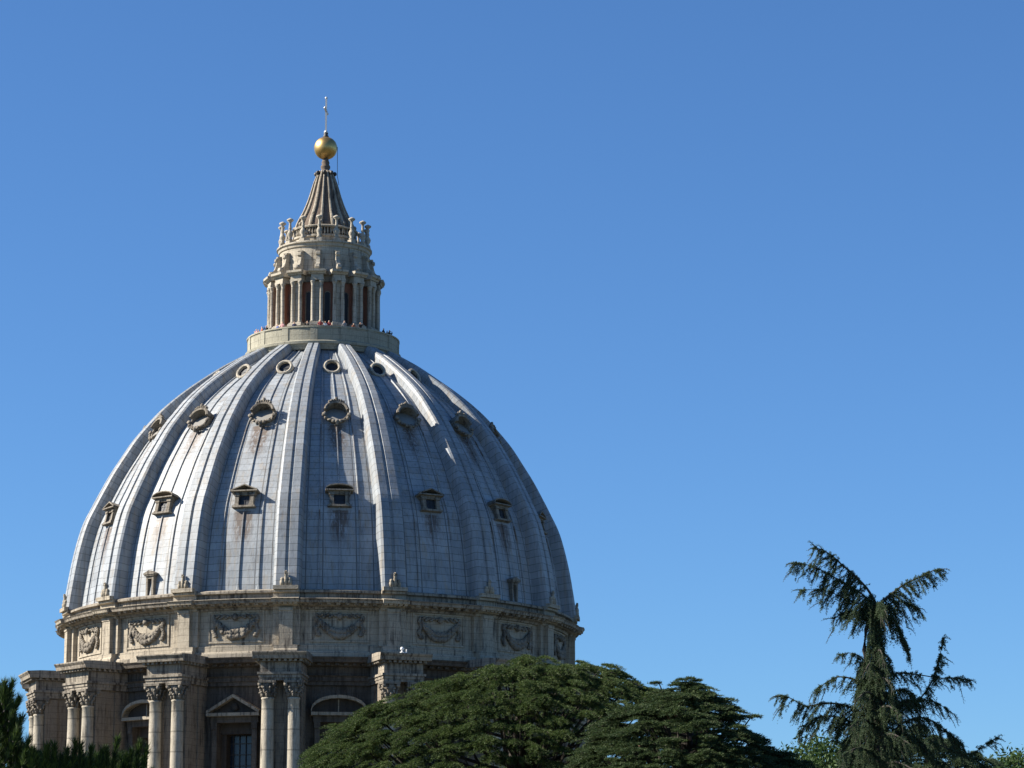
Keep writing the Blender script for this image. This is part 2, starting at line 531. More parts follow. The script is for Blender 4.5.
# --- middle row: oval openings under a shell hood
g = G(); zc = 54.95; rf = shell_r(54.3) * PF + .25
tilt = R_(-27)
MO = Matrix.Translation((0, -rf, zc)) @ Matrix.Rotation(tilt, 4, 'X') @ Matrix.Scale(.84, 4)
def ell_ring(gm, M, a0, b0, a1, b1, y0, y1, n=28, t0=0.0, t1=2 * PI):
    """elliptical ring between radii (a0,b0) inside and (a1,b1) outside"""
    full = abs(t1 - t0 - 2 * PI) < 1e-6
    rows = []
    for k in range(n + (0 if full else 1)):
        t = t0 + (t1 - t0) * k / n
        c, s_ = math.cos(t), math.sin(t)
        am, bm = (a0 + a1) / 2, (b0 + b1) / 2
        rows.append([tuple(M @ Vector(q)) for q in ((a0 * c, y1, b0 * s_), (a0 * c, y0 + .06, b0 * s_), (am * c, y0, bm * s_), (a1 * c, y0 + .08, b1 * s_), (a1 * c, y1, b1 * s_))])
    b = len(gm.v)
    gm.grid(rows, closed_u=full, closed_v=True, smooth=False)
    if not full:
        gm.face([b + k for k in range(5)]); gm.face([b + n * 5 + k for k in range(5)][::-1])
rng = random.Random(11)
ell_ring(g, MO, 1.22, 1.12, 1.45, 1.32, -.02, 2.6)
for sgn in (-1, 1):
    g.lathe([(.05, -.16), (.25, -.14), (.25, .14), (.05, .16)], 0, 0, 10, M=MO @ Matrix.Translation((sgn * 1.48, -.08, -.42)) @ Matrix.Rotation(PI / 2, 4, 'X'))
    g.blob(MO @ Vector((sgn * 1.3, -.02, -.85)), (.16, .15, .2), rng)
    g.lathe([(.05, -.14), (.22, -.13), (.22, .13), (.05, .14)], 0, 0, 9, M=MO @ Matrix.Translation((sgn * .42, -.15, -1.45)) @ Matrix.Rotation(PI / 2, 4, 'X'))
    g.blob(MO @ Vector((sgn * .8, -.08, -1.2)), (.3, .16, .13), rng)
g.blob(MO @ Vector((0, -.15, -1.5)), (.26, .22, .22), rng)
g.blob(MO @ Vector((0, -.1, -1.72)), (.16, .15, .2), rng)
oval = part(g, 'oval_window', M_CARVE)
g = G()
ell_ring(g, MO, 1.18, 1.06, 1.52, 1.42, -.5, 2.2, n=16, t0=R_(8), t1=R_(172))
for k in range(7):
    a = R_(90 + (k - 3) * 11)
    g.blob(MO @ Vector((1.5 * math.cos(a), -.35, 1.42 * math.sin(a) + .05)), (.15, .2, .17 + .05 * (k % 2)), rng)
g.blob(MO @ Vector((0, -.42, 1.62)), (.2, .2, .24), rng)
g.build('hood', M_CARVE, oval)
g = G(); g.prism([(1.21 * math.cos(2 * PI * k / 20), 1.3 * math.sin(2 * PI * k / 20)) for k in range(20)], 0, .08, M=MO @ Matrix.Translation((0, .38, -.05)) @ Matrix.Rotation(R_(-20), 4, 'X'))
g.build('pane', M_LOUVRE, oval)
around(oval, PANS)

# --- top row: round openings
g = G(); zc = 60.85; rf = shell_r(60.4) * PF + .22
MC = Matrix.Translation((0, -rf, zc)) @ Matrix.Rotation(R_(-26), 4, 'X')
ell_ring(g, MC, .62, .62, .88, .88, -.06, 1.6, n=22)
rw = part(g, 'round_window', M_CREAM)
g = G(); g.prism([(.63 * math.cos(2 * PI * k / 18), .63 * math.sin(2 * PI * k / 18)) for k in range(18)], .30, .36, M=MC)
g.box(-.6, .6, .26, .295, -.03, .03, M=MC)
g.build('pane', M_VOID, rw)
around(rw, PANS)

# --- little doors at the foot of every fourth panel
g = G(); rf = shell_r(37) * PF + .30
g.ob(-.5, -.27, rf - 1.6, rf, 36.6, 38.45); g.ob(.27, .5, rf - 1.6, rf, 36.6, 38.45); g.ob(-.3, .3, rf - 1.6, rf - .03, 38.2, 38.45)
g.ob(-.62, .62, rf - 1.8, rf + .12, 38.45, 38.6); g.prism([(-.7, 38.6), (.7, 38.6), (.7, 38.72), (0, 39.0), (-.7, 38.72)], -(rf + .2), -(rf - 1.9))
d = part(g, 'roof_hatch', M_CARVE)
g = G(); g.ob(-.28, .28, rf - .5, rf - .45, 36.6, 38.25)
g.build('door', M_IRON, d)
around(d, [a for a in PANS if round((a - (TH0 - 33.75)) / 22.5) % 4 == 0])

# --- attic
g = G()
g.sector([(25.2, 30.0), (26.15, 30.0), (26.15, 30.35), (26.05, 30.55), (25.75, 30.6), (25.75, 31.15), (25.5, 31.2), (25.5, 34.65), (25.0, 34.65)], 0, 360, 192)
for a in PANS:      # raised frames round the carved fields
    h = 6.4
    g.sector([(25.4, 31.45), (25.6, 31.45), (25.6, 31.62), (25.4, 31.62)], a - h, a + h, 14)
    g.sector([(25.4, 34.35), (25.6, 34.35), (25.6, 34.52), (25.4, 34.52)], a - h, a + h, 14)
    for s_ in (-1, 1):
        a0, a1 = sorted((a + s_ * h, a + s_ * (h - .45)))
        g.sector([(25.4, 31.62), (25.595, 31.62), (25.595, 34.35), (25.4, 34.35)], a0, a1, 2)
part(g, 'attic_wall', M_STONE)
g = G()
COR = [(25.3, 34.55), (25.75, 34.55), (25.85, 34.78), (26.2, 34.85), (26.25, 35.02), (26.86, 35.08), (26.92, 35.28), (27.06, 35.44), (26.5, 35.56), (25.95, 35.6), (25.95, 36.02), (26.3, 36.1), (26.3, 36.3), (25.95, 36.45), (25.3, 36.5)]
g.sector(COR, 0, 360, 192)
for k in range(192):    # small brackets under the cornice
    a = k * 360 / 192
    if min(abs((a - b + 180) % 360 - 180) for b in RIBS) < 4.2: continue
    g.sector([(26.1, 34.88), (26.62, 34.88), (26.75, 35.07), (26.1, 35.07)], a - .42, a + .42, 1)
part(g, 'attic_cornice', M_LEDGE)
# pilaster strips with the cornice breaking forward over them
g = G()
g.sector([(25.4, 30.0), (26.62, 30.0), (26.62, 30.6), (26.5, 30.75), (26.5, 31.1), (25.4, 31.1)], -2.45, 2.45, 5)
g.sector([(25.2, 31.1), (25.95, 31.1), (25.95, 34.64), (25.2, 34.64)], -2.9, 2.9, 5)
g.sector([(25.4, 31.1), (26.42, 31.1), (26.42, 34.3), (26.5, 34.35), (26.5, 34.62), (25.4, 34.62)], -1.42, 1.42, 5)
g.sector([(r + (.36 if r > 25.5 else 0), z + .003) for r, z in COR], -2.75, 2.75, 6)
for a in (-2.1, -1.05, 0, 1.05, 2.1):
    g.sector([(26.5, 34.93), (27.04, 34.93), (27.1, 35.09), (26.5, 35.09)], a - .36, a + .36, 1)
around(part(g, 'pilaster', M_STONE), RIBS)
# garlands
def garland(seed):
    rng = random.Random(seed)
    g = G()
    for k in range(86):
        t = -1 + 2 * k / 85
        a = t * 4.9
        z = 32.2 + 1.6 * t * t + rng.uniform(-.1, .1)
        rr = .13 + .14 * (1 - t * t) + rng.uniform(-.04, .07)
        r = 25.62 + rng.uniform(-.02, .12)
        for dz in (-.12, .14):
            g.blob((r * math.sin(R_(a)), -r * math.cos(R_(a)), z + dz * (1 - t * t) * 1.6), (rr * .9, rr * .75, rr * rng.uniform(.7, 1)), rng)
    for s_ in (-1, 1):
        for k in range(12):
            a = s_ * (4.75 + .25 * math.sin(k)); r = 25.64
            g.blob((r * math.sin(R_(a)), -r * math.cos(R_(a)), 34.0 - .17 * k), (.15 + .012 * k, .16, .17), rng)
        for k in range(7):
            a = s_ * (4.2 - k * .42); r = 25.62
            g.blob((r * math.sin(R_(a)), -r * math.cos(R_(a)), 33.95 + .14 * math.sin(k * 2.1)), (.2, .13, .13), rng)
    g.blob((0, -25.7, 33.9), (.3, .3, .34), rng, 10, 8)
    for s_ in (-1, 1): g.blob((.35 * s_, -25.62, 33.95), (.2, .16, .14), rng)
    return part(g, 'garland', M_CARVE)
for v_ in range(4):
    around(garland(3 + v_), PANS[v_::4])

# --- drum: wall with window openings, entablature
HW = 4.1     # half-angle of an opening, degrees  (about 1.35 m)
g = G()
Rw = 24.8
for a in PANS:
    pa, pb = a - 11.25, a + 11.25
    for (x0, x1) in ((pa, a - HW), (a + HW, pb)):
        g.sector([(Rw - 1.5, 6), (Rw, 6), (Rw, 27.4), (Rw - 1.5, 27.4)], x0, x1, 6)
    g.sector([(Rw - 2.5, 23.95), (Rw, 23.95), (Rw, 27.4), (Rw - 2.5, 27.4)], a - HW, a + HW, 6, caps=False)
    g.sector([(Rw - 1.5, 6), (Rw, 6), (Rw, 14.5), (Rw - 1.5, 14.5)], a - HW, a + HW, 6, caps=False)
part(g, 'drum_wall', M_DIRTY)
ENT = [(Rw - 1, 27.4), (Rw + .3, 27.4), (Rw + .3, 27.75), (Rw + .45, 27.8), (Rw + .45, 28.15), (Rw + .65, 28.3), (Rw + .3, 28.35), (Rw + .3, 29.1), (Rw + .6, 29.2), (Rw + .7, 29.4), (Rw + 1.5, 29.5), (Rw + 1.6, 29.75), (Rw + 1.8, 29.98), (Rw - 1, 30.05)]
g = G(); g.sector(ENT, 0, 360, 192)
for k in range(192):
    g.sector([(Rw + .55, 29.22), (Rw + 1.15, 29.22), (Rw + 1.15, 29.42), (Rw + .55, 29.42)], k * 1.875 - .4, k * 1.875 + .4, 1)
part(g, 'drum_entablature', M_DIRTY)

def drum_window(kind):
    g = G()
    jm = G()
    for s_ in (-1, 1):      # deep jambs, then the frame pilasters
        a, b = sorted((s_ * 1.25, s_ * 1.8)); jm.ob(a, b, 22.6, 24.0, 12, 23.9)
        a, b = sorted((s_ * 1.75, s_ * 2.25)); g.ob(a, b, 24.4, 25.35, 12, 23.9)
        a, b = sorted((s_ * 1.752, s_ * 2.2)); jm.ob(a, b, 23.0, 24.4, 12, 23.9)
        a, b = sorted((s_ * 1.72, s_ * 2.3)); g.ob(a, b, 24.3, 25.5, 23.3, 23.9)
    jm.ob(-1.8, 1.8, 22.6, 24.3, 22.9, 23.9)
    g.ob(-2.0, 2.0, 23.0, 25.5, 13.2, 13.9)
    g.ob(-2.4, 2.4, 24.3, 25.45, 23.9, 24.5)
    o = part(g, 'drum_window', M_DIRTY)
    jm.build('jamb', M_RECESS_SHADE, o)
    g = G(); fld = G(); hollow_pediment(g, 2.65, 1.75, kind, 24.3, 26.0, 24.5, .3, fld)
    if kind == 'tri':
        rg = random.Random(8)
        fld.blob((0, -25.3, 25.35), (.4, .3, .4), rg)
    else:
        g.ob(-.06, .06, 25.1, 25.3, 24.8, 26.1)
    g.build('pediment', M_STONE, o)
    fld.build('tympanum', M_RECESS_SHADE, o)
    g = G()
    for x in (-.95, -.32, .32, .95): g.ob(x - .04, x + .04, 22.85, 22.94, 13.9, 22.9)
    for k in range(8): g.ob(-1.25, 1.25, 22.86, 22.93, 14.7 + k * 1.05, 14.78 + k * 1.05)
    g.build('window_frame', M_IRON, o)
    g = G(); g.ob(-1.26, 1.26, 22.78, 22.82, 13.9, 22.92); g.build('pane', M_GLASS, o)
    return o
around(drum_window('tri'), tri); around(drum_window('seg'), seg)

# --- buttresses with coupled columns
g = G()
g.ob(-1.72, 1.72, 24.2, 28.5, 6, 27.42)
for s_ in (-1, 1):
    a, b = sorted((s_ * .62, s_ * 1.80)); g.ob(a, b, 27.2, 28.65, 12.5, 25.9)
for s_ in (-1, 1):     # side pilasters seen on the flank
    a, b = sorted((s_ * 1.70, s_ * 1.88)); g.ob(a, b, 25.3, 26.4, 6, 27.3); g.ob(a, b, 27.4, 28.62, 6, 27.3)
g.ob(-2.0, 2.0, 24.2, 29.7, 5.5, 11.8)
but = part(g, 'buttress', M_WARM)
g = G()
g.ob(-1.98, 1.98, 24.4, 29.68, 27.43, 27.68); g.ob(-2.04, 2.04, 24.35, 29.76, 27.68, 27.98); g.ob(-2.15, 2.15, 24.35, 29.88, 27.98, 28.2)
g.ob(-1.92, 1.92, 24.4, 29.62, 28.2, 29.15)
g.ob(-2.1, 2.1, 24.4, 29.81, 29.15, 29.32)
n_ = 9
for k in range(n_):
    x = -1.98 + 3.96 * k / (n_ - 1); g.ob(x - .13, x + .13, 29.66, 30.15, 29.18, 29.4)
for s_ in (-1, 1):
    for k in range(7):
        a, b = sorted((s_ * 2.0, s_ * 2.4)); r = 25.6 + k * .6; g.ob(a, b, r - .13, r + .13, 29.18, 29.4)
g.radial_prism([(24.4, 29.4), (30.35, 29.4), (30.42, 29.7), (30.62, 29.95), (30.62, 30.05), (29.3, 30.14), (24.4, 30.14)], -2.55, 2.55)
g.build('entablature', M_LEDGE, but)
g = G()
colp = [(.80, 11.8), (.80, 12.05), (.86, 12.15), (.86, 12.3), (.72, 12.4), (.80, 12.5), (.80, 12.62), (.66, 12.75)]
colp += [(.64 + .02 * math.sin(k / 10 * PI) - .08 * (k / 10) ** 1.5, 12.9 + 12.75 * k / 10) for k in range(11)] + [(.62, 25.70), (.62, 25.82), (.55, 25.86)]
g.lathe(colp, 0, 0, 20)
col_me = g.mesh('column', M_COLUMN)
g = G(); rng = random.Random(2)
g.lathe([(.52, 25.86), (.54, 26.3), (.60, 26.8), (.78, 27.12), (.6, 27.2)], 0, 0, 14)
for tier, (zb, rr, hh) in enumerate(((25.9, .60, .48), (26.3, .66, .55))):
    for k in range(8):
        a = 2 * PI * (k + .5 * tier) / 8
        g.blob((rr * math.cos(a), rr * math.sin(a), zb + hh * .45), (.15, .15, hh * .5), rng, 6, 4)
        g.blob(((rr + .14) * math.cos(a), (rr + .14) * math.sin(a), zb + hh * .85), (.15, .15, .12), rng, 6, 4)
for sx_ in (-1, 1):
    for sy_ in (-1, 1):
        g.blob((.68 * sx_, .68 * sy_, 27.05), (.2, .2, .22), rng, 7, 5)
g.box(-.85, .85, -.85, .85, 27.2, 27.42)
cap_me = g.mesh('capital', M_CARVE)
for s_ in (-1, 1):
    put('column', col_me, but, 0, (s_ * 1.22, -29.05, 0)); put('capital', cap_me, but, 0, (s_ * 1.22, -29.05, 0))
# small floodlight on the cornice
g = G()
g.lathe([(.05, 30.12), (.2, 30.14), (.2, 30.2), (.06, 30.25), (.06, 30.36)], -.2, -29.7, 10)
g.blob((-.2, -29.7, 30.52), (.17, .16, .17), None, 12, 8)
g.ob(-.12, .3, 29.62, 29.72, 30.12, 30.2); g.ob(.22, .3, 29.6, 29.7, 30.12, 30.5)
g_flood = g.mesh('floodlight', M_WHITE)
buts = around(but, RIBS)
for o_, a_ in zip(buts, RIBS):
    if abs(a_ - 15.5) < 1:
        put('floodlight', g_flood, o_)

# --- base of the drum on the church roof
g = G()
g.sector([(0, -46), (31.5, -46), (31.5, 4.6), (32, 5), (32, 6), (0, 6)], 0, 360, 16, smooth=False)
part(g, 'drum_base', M_STONE)
g = G()
g.box(-62, 62, -55, 150, -46, -4); g.box(-64, 64, -57, 152, -4, -2.6); g.box(-60, 60, -53, 148, -2.6, .5)
part(g, 'church_body', M_ROOF)

# ------------------------------------------------------------------ lantern
g = G()
g.sector([(5.0, 63.6), (7.75, 63.6), (7.95, 64.05), (8.15, 64.15), (8.2, 64.4), (7.95, 64.55), (7.95, 65.85), (8.05, 65.88), (8.05, 66.02), (7.65, 66.02), (7.65, 64.98), (5.0, 64.98)], 0, 360, 96)
for a in RIBS:
    g.sector([(7.9, 64.5), (8.02, 64.5), (8.02, 65.87), (7.9, 65.87)], a - 2.6, a + 2.6, 2)
part(g, 'terrace_parapet', M_PARA)
g = G()
g.sector([(3.9, 64.8), (5.1, 64.8), (5.1, 66.6), (5.0, 66.7), (5.0, 72.3), (3.9, 72.3)], 0, 360, 96)
part(g, 'lantern_wall', M_RED)
g = G()
g.ob(-.25, .25, 4.8, 5.03, 66.9, 70.0)
g.prism([(.25 * math.cos(PI * k / 10), 70.0 + .25 * math.sin(PI * k / 10)) for k in range(11)], -5.03, -4.8)
lw = part(g, 'lantern_window', M_VOID)
g = G()
for s_ in (-1, 1):
    a, b = sorted((s_ * .25, s_ * .33)); g.ob(a, b, 4.9, 5.09, 66.9, 70.0)
for k in range(10):
    a0, a1 = PI * k / 10, PI * (k + 1) / 10
    g.prism([(.25 * math.cos(a0), 70 + .25 * math.sin(a0)), (.33 * math.cos(a0), 70 + .33 * math.sin(a0)), (.33 * math.cos(a1), 70 + .33 * math.sin(a1)), (.25 * math.cos(a1), 70 + .25 * math.sin(a1))], -5.09, -4.9)
g.build('window_frame', M_CARVE, lw)
around(lw, PANS)
g = G()
g.ob(-.34, .34, 5.4, 5.62, 66.8, 71.3)
g.ob(-.74, .74, 4.6, 6.15, 64.85, 66.5); g.ob(-.80, .80, 4.6, 6.22, 66.5, 66.75)
g.ob(-.72, .72, 4.6, 6.08, 66.75, 66.88)
pier = part(g, 'lantern_pier', M_CREAM)
g = G(); g.ob(-.33, .33, 4.6, 5.42, 66.8, 71.3); g.build('flank', M_RED, pier)
g = G()
g.ob(-.68, .68, 4.6, 6.0, 71.32, 71.55); g.ob(-.64, .64, 4.6, 5.95, 71.55, 71.95)
g.radial_prism([(4.6, 71.95), (6.05, 71.95), (6.15, 72.1), (6.38, 72.2), (6.4, 72.42), (4.6, 72.55)], -.88, .88)
g.build('entablature', M_CREAM, pier)
g = G()
g.lathe([(.26, 66.88), (.27, 66.98), (.21, 67.06), (.20, 67.1), (.205, 68.5), (.175, 70.72), (.2, 70.76), (.18, 70.8), (.2, 70.95), (.27, 71.15), (.3, 71.2), (.3, 71.32)], 0, 0, 12)
cm = g.mesh('colonette', M_CREAM)
for s_ in (-1, 1):
    put('colonette', cm, pier, 0, (s_ * .44, -5.74, 0))
around(pier, RIBS)
g = G()
g.sector([(3.9, 71.3), (5.15, 71.3), (5.2, 71.9), (5.35, 72.1), (5.4, 72.38), (4.6, 72.5), (3.9, 72.5)], 0, 360, 96)
part(g, 'lantern_entablature', M_CARVE)
g = G()
g.sector([(3.9, 72.48), (4.85, 72.48), (4.85, 72.75), (4.72, 72.85), (4.72, 75.2), (4.85, 75.3), (4.9, 75.55), (5.05, 75.65), (5.05, 75.82), (0.5, 75.9)], 0, 360, 96)
part(g, 'lantern_drum', M_CREAM)
# volutes above the piers
g = G()
cur = [(4.6, 72.5), (5.9, 72.5), (6.05, 72.75), (5.95, 73.05), (5.65, 73.1), (5.45, 73.3), (5.3, 73.7), (5.22, 74.1), (5.4, 74.25), (5.38, 74.5), (5.1, 74.62), (4.6, 74.62)]
g.radial_prism(cur, -.2, .2)
g.radial_prism([(4.6, 74.62), (5.15, 74.62), (5.2, 74.75), (4.6, 74.78)], -.28, .28)
g.lathe([(.05, -.26), (.22, -.25), (.22, .25), (.05, .26)], 0, 0, 10, M=Matrix.Translation((0, -5.78, 72.8)) @ Matrix.Rotation(PI / 2, 4, 'Y'))
g.lathe([(.05, -.24), (.17, -.23), (.17, .23), (.05, .24)], 0, 0, 10, M=Matrix.Translation((0, -5.22, 74.38)) @ Matrix.Rotation(PI / 2, 4, 'Y'))
around(part(g, 'volute', M_CREAM), RIBS)
# candelabra
g = G()
g.box(-.3, .3, -4.9, -4.3, 75.85, 76.15)
g.lathe([(.27, 76.15), (.30, 76.3), (.17, 76.45), (.30, 76.75), (.33, 76.95), (.22, 77.2), (.12, 77.35), (.19, 77.45), (.16, 77.6), (.12, 78.0), (.15, 78.2), (.34, 78.34), (.37, 78.42), (.34, 78.5), (.12, 78.62), (.03, 78.66)], 0, -4.6, 12)
around(part(g, 'candelabrum', M_CREAM), RIBS)
# inner gallery and spire
g = G()
g.sector([(2.6, 75.88), (3.35, 75.88), (3.35, 76.6), (3.5, 76.68), (3.5, 76.9), (2.9, 76.92)], 0, 360, 64)
for k in range(64):
    a = R_(k * 360 / 64)
    g.lathe([(.05, 76.9), (.09, 77.2), (.05, 77.5), (.07, 77.7)], 3.32 * math.sin(a), -3.32 * math.cos(a), 6)
g.sector([(3.1, 77.7), (3.5, 77.7), (3.55, 77.85), (3.45, 77.92), (3.1, 77.92)], 0, 360, 64)
part(g, 'balustrade', M_CREAM)
CONE = catmull([(3.05, 76.9), (3.0, 78.0), (2.78, 78.7), (2.28, 79.7), (1.88, 80.7), (1.55, 81.7), (1.22, 82.9), (.92, 83.8), (.66, 84.5)], 3)
g = G(); g.sector(CONE, 0, 360, 64, closed=False, smooth=True)
g.lathe([(.62, 84.45), (.5, 84.6), (.42, 84.75), (.52, 84.95), (.5, 85.15), (.38, 85.3), (.44, 85.5), (.36, 85.7), (.3, 85.95)], 0, 0, 16)
part(g, 'spire', M_CONE)
g = G(); cn = normals(CONE); rows = []
for (r, z), (nx, nz) in zip(CONE[1:], cn[1:]):
    w = .06 + .065 * r / 2; h = .12 + .10 * r / 2
    rows.append([(t, -(r + nx * hh), z + nz * hh) for t, hh in ((-w, -.05), (-w, h * .8), (0, h), (w, h * .8), (w, -.05))])
g.grid(rows, flip=True)
g.lathe([(.05, -.13), (.22, -.12), (.22, .12), (.05, .13)], 0, 0, 9, M=Matrix.Translation((0, -3.18, 78.25)) @ Matrix.Rotation(PI / 2, 4, 'Y'))
sr = part(g, 'spire_rib', M_STONE)
g = G()
g.lathe([(.03, -.13), (.22, -.12), (.22, .12), (.03, .13)], 0, 0, 9, M=Matrix.Translation((0, -1.0, 84.25)) @ Matrix.Rotation(PI / 2, 4, 'Y'))
g.ob(-.06, .06, .7, 1.05, 84.15, 84.3)
g.build('scroll', M_IRON, sr)
around(sr, [TH0 + 45 * k for k in range(8)])
g = G(); g.grid(rows, flip=True)
sr2 = part(g, 'spire_rib', M_STONE)
g = G()
g.lathe([(.03, -.08), (.11, -.07), (.11, .07), (.03, .08)], 0, 0, 9, M=Matrix.Translation((0, -1.32, 82.75)) @ Matrix.Rotation(PI / 2, 4, 'Y'))
g.build('scroll', M_IRON, sr2)
around(sr2, [TH0 + 22.5 + 45 * k for k in range(8)])
g = G()
n = 20
g.lathe([(max(.02, 1.24 * math.cos(-PI / 2 + PI * k / n)), 87.12 + 1.24 * math.sin(-PI / 2 + PI * k / n)) for k in range(n + 1)], 0, 0, 32)
part(g, 'gilded_ball', M_GILT)
g = G()
g.lathe([(.3, 88.25), (.32, 88.45), (.2, 88.6), (.26, 88.75), (.2, 88.85)], 0, 0, 12)
part(g, 'cross_base', M_IRON)
g = G()
g.lathe([(.22, 88.8), (.2, 88.95), (.12, 89.1)], 0, 0, 10)
g.box(-.11, .11, -.09, .09, 89.05, 92.6)
g.box(-1.1, 1.1, -.09, .09, 91.15, 91.4)
g.blob((0, 0, 92.7), .15, None, 8, 6)
for s_ in (-1, 1): g.blob((1.15 * s_, 0, 91.28), .15, None, 8, 6)
cr_o = part(g, 'cross', M_CROSS, rz=84)
g = G(); g.tube([(1.25, -.3, 87.2), (1.28, -.3, 84.0), (1.45, -.3, 83.0)], .032, 6)
part(g, 'lightning_cable', M_CABLE)

# ================================================================== people on the lantern terrace
def body_mesh(variant):
    v = {'pel': (0, 0, .95), 'w': (0, .01, 1.15), 'ch': (0, .02, 1.38), 'nk': (0, 0, 1.5), 'hd': (0, -.02, 1.6), 'tp': (0, -.01, 1.71)}
    E = [('pel', 'w'), ('w', 'ch'), ('ch', 'nk'), ('nk', 'hd'), ('hd', 'tp')]
    rr = {'pel': .15, 'w': .13, 'ch': .16, 'nk': .06, 'hd': .095, 'tp': .07}
    for s_, sd in ((-1, 'l'), (1, 'r')):
        v['hp' + sd] = (s_ * .1, 0, .88); v['kn' + sd] = (s_ * .11, -.02, .48); v['an' + sd] = (s_ * .12, .02, .09); v['to' + sd] = (s_ * .13, -.14, .05)
        v['sh' + sd] = (s_ * .19, .01, 1.40)
        if variant == 0: v['el' + sd] = (s_ * .25, -.06, 1.14); v['ha' + sd] = (s_ * .2, -.3, 1.12)
        elif variant == 1: v['el' + sd] = (s_ * .26, .02, 1.12); v['ha' + sd] = (s_ * .25, -.06, .86)
        else: v['el' + sd] = (s_ * .24, -.2, 1.3); v['ha' + sd] = (s_ * .09, -.22, 1.56)
        E += [('pel', 'hp' + sd), ('hp' + sd, 'kn' + sd), ('kn' + sd, 'an' + sd), ('an' + sd, 'to' + sd), ('ch', 'sh' + sd), ('sh' + sd, 'el' + sd), ('el' + sd, 'ha' + sd)]
        rr.update({'hp' + sd: .095, 'kn' + sd: .062, 'an' + sd: .045, 'to' + sd: .04, 'sh' + sd: .065, 'el' + sd: .045, 'ha' + sd: .038})
    ks = list(v); me = bpy.data.meshes.new('person')
    me.from_pydata([v[k] for k in ks], [(ks.index(a), ks.index(b)) for a, b in E], [])
    o = bpy.data.objects.new('tmp', me); SC.collection.objects.link(o)
    sk = o.modifiers.new('s', 'SKIN')
    for i, k in enumerate(ks):
        d = me.skin_vertices[0].data[i]; d.radius = (rr[k], rr[k] * .85); d.use_root = (k == 'pel')
    o.modifiers.new('u', 'SUBSURF').levels = 1
    dg = bpy.context.evaluated_depsgraph_get()
    out = bpy.data.meshes.new_from_object(o.evaluated_get(dg))
    bpy.data.objects.remove(o)
    out.name = 'person'
    for k in range(4): out.materials.append(None)
    for p in out.polygons:
        c = p.center
        if c.z < .93: p.material_index = 1
        elif c.z > 1.5 and c.y < .03 and c.z < 1.67: p.material_index = 2
        elif c.z > 1.5: p.material_index = 3
        elif (variant == 0 and c.y < -.2): p.material_index = 2
        else: p.material_index = 0
        p.use_smooth = True
    return out
BODIES = [body_mesh(k) for k in range(3)]
def cloth(name, c): return plain(name, c, .85, 0, .1)
CL = {'red': cloth('red_cloth', (.22, .03, .03)), 'blue': cloth('blue_cloth', (.04, .08, .25)), 'black': cloth('black_cloth', (.02, .02, .022)), 'white': cloth('white_cloth', (.7, .7, .68)), 'orange': cloth('orange_cloth', (.30, .10, .045)), 'grey': cloth('grey_cloth', (.2, .2, .21)), 'pink': cloth('pink_cloth', (.38, .2, .2)), 'navy': cloth('navy_cloth', (.015, .02, .06))}
SKIN = plain('skin', (.5, .3, .2), .6, 0, .05); HAIR = plain('hair', (.03, .02, .015), .7)
PEOPLE = [  # azimuth, shirt, trousers, variant, label
    (-76, 'navy', 'black', 1, 'person in navy at the far left end of the lantern terrace, leftmost visitor of all'),
    (-71, 'pink', 'grey', 0, 'person in pale pink at the left end of the terrace, second visitor from the left'),
    (-66, 'red', 'black', 0, 'person in red near the left end of the terrace, third visitor from the left'),
    (-60, 'orange', 'blue', 1, 'person in orange near the left end of the lantern terrace, fourth from the left'),
    (-53, 'black', 'blue', 2, 'person in black with hands at the face on the terrace, fifth from the left'),
    (-40, 'blue', 'grey', 1, 'person in blue at the parapet below the leftmost lantern columns, sixth from the left'),
    (-35, 'pink', 'blue', 0, 'person in pink beside one in blue below the left lantern columns, seventh from the left'),
    (-24, 'navy', 'grey', 1, 'person in navy below the reddish left bays of the lantern, eighth from the left'),
    (-13, 'black', 'grey', 2, 'person in black left of the middle of the terrace parapet, ninth from the left'),
    (-2.5, 'red', 'black', 0, 'person in red at the middle of the terrace, left of the one in white'),
    (1.5, 'white', 'grey', 1, 'person in white standing at the middle of the terrace between two in red'),
    (4.5, 'red', 'navy', 0, 'person in red at the middle of the terrace, right of the one in white'),
    (17, 'grey', 'black', 1, 'person in grey at the shaded parapet right of the middle of the terrace'),
    (25, 'orange', 'black', 0, 'person in orange at the shaded right half of the terrace parapet'),
    (31, 'black', 'blue', 2, 'person in black with hands at the face, right of the one in orange'),
    (58, 'black', 'black', 0, 'person in black at the right end of the terrace, fourth visitor from the right'),
    (64, 'navy', 'black', 1, 'person in navy at the right end of the terrace, third visitor from the right'),
    (69, 'black', 'navy', 2, 'person in black raising both hands at the right end, second visitor from the right'),
    (75, 'navy', 'navy', 0, 'person in dark blue leaning on the parapet, rightmost visitor on the terrace'),
]
for i, (az, sh, tr, va, lab) in enumerate(PEOPLE):
    r = 7.38
    o = bpy.data.objects.new('person', BODIES[va]); SC.collection.objects.link(o)
    o.location = (r * math.sin(R_(az)), -r * math.cos(R_(az)), 64.98)
    o.rotation_euler = (0, 0, R_(az + [0, 12, -15][i % 3])); k = 1.0 + .06 * math.sin(i * 2.3); o.scale = (k, k, k)
    for si, mt in enumerate((CL[sh], CL[tr], SKIN, HAIR)):
        o.material_slots[si].link = 'OBJECT'; o.material_slots[si].material = mt
    tag(o, lab, 'person', 'visitors on the lantern terrace')

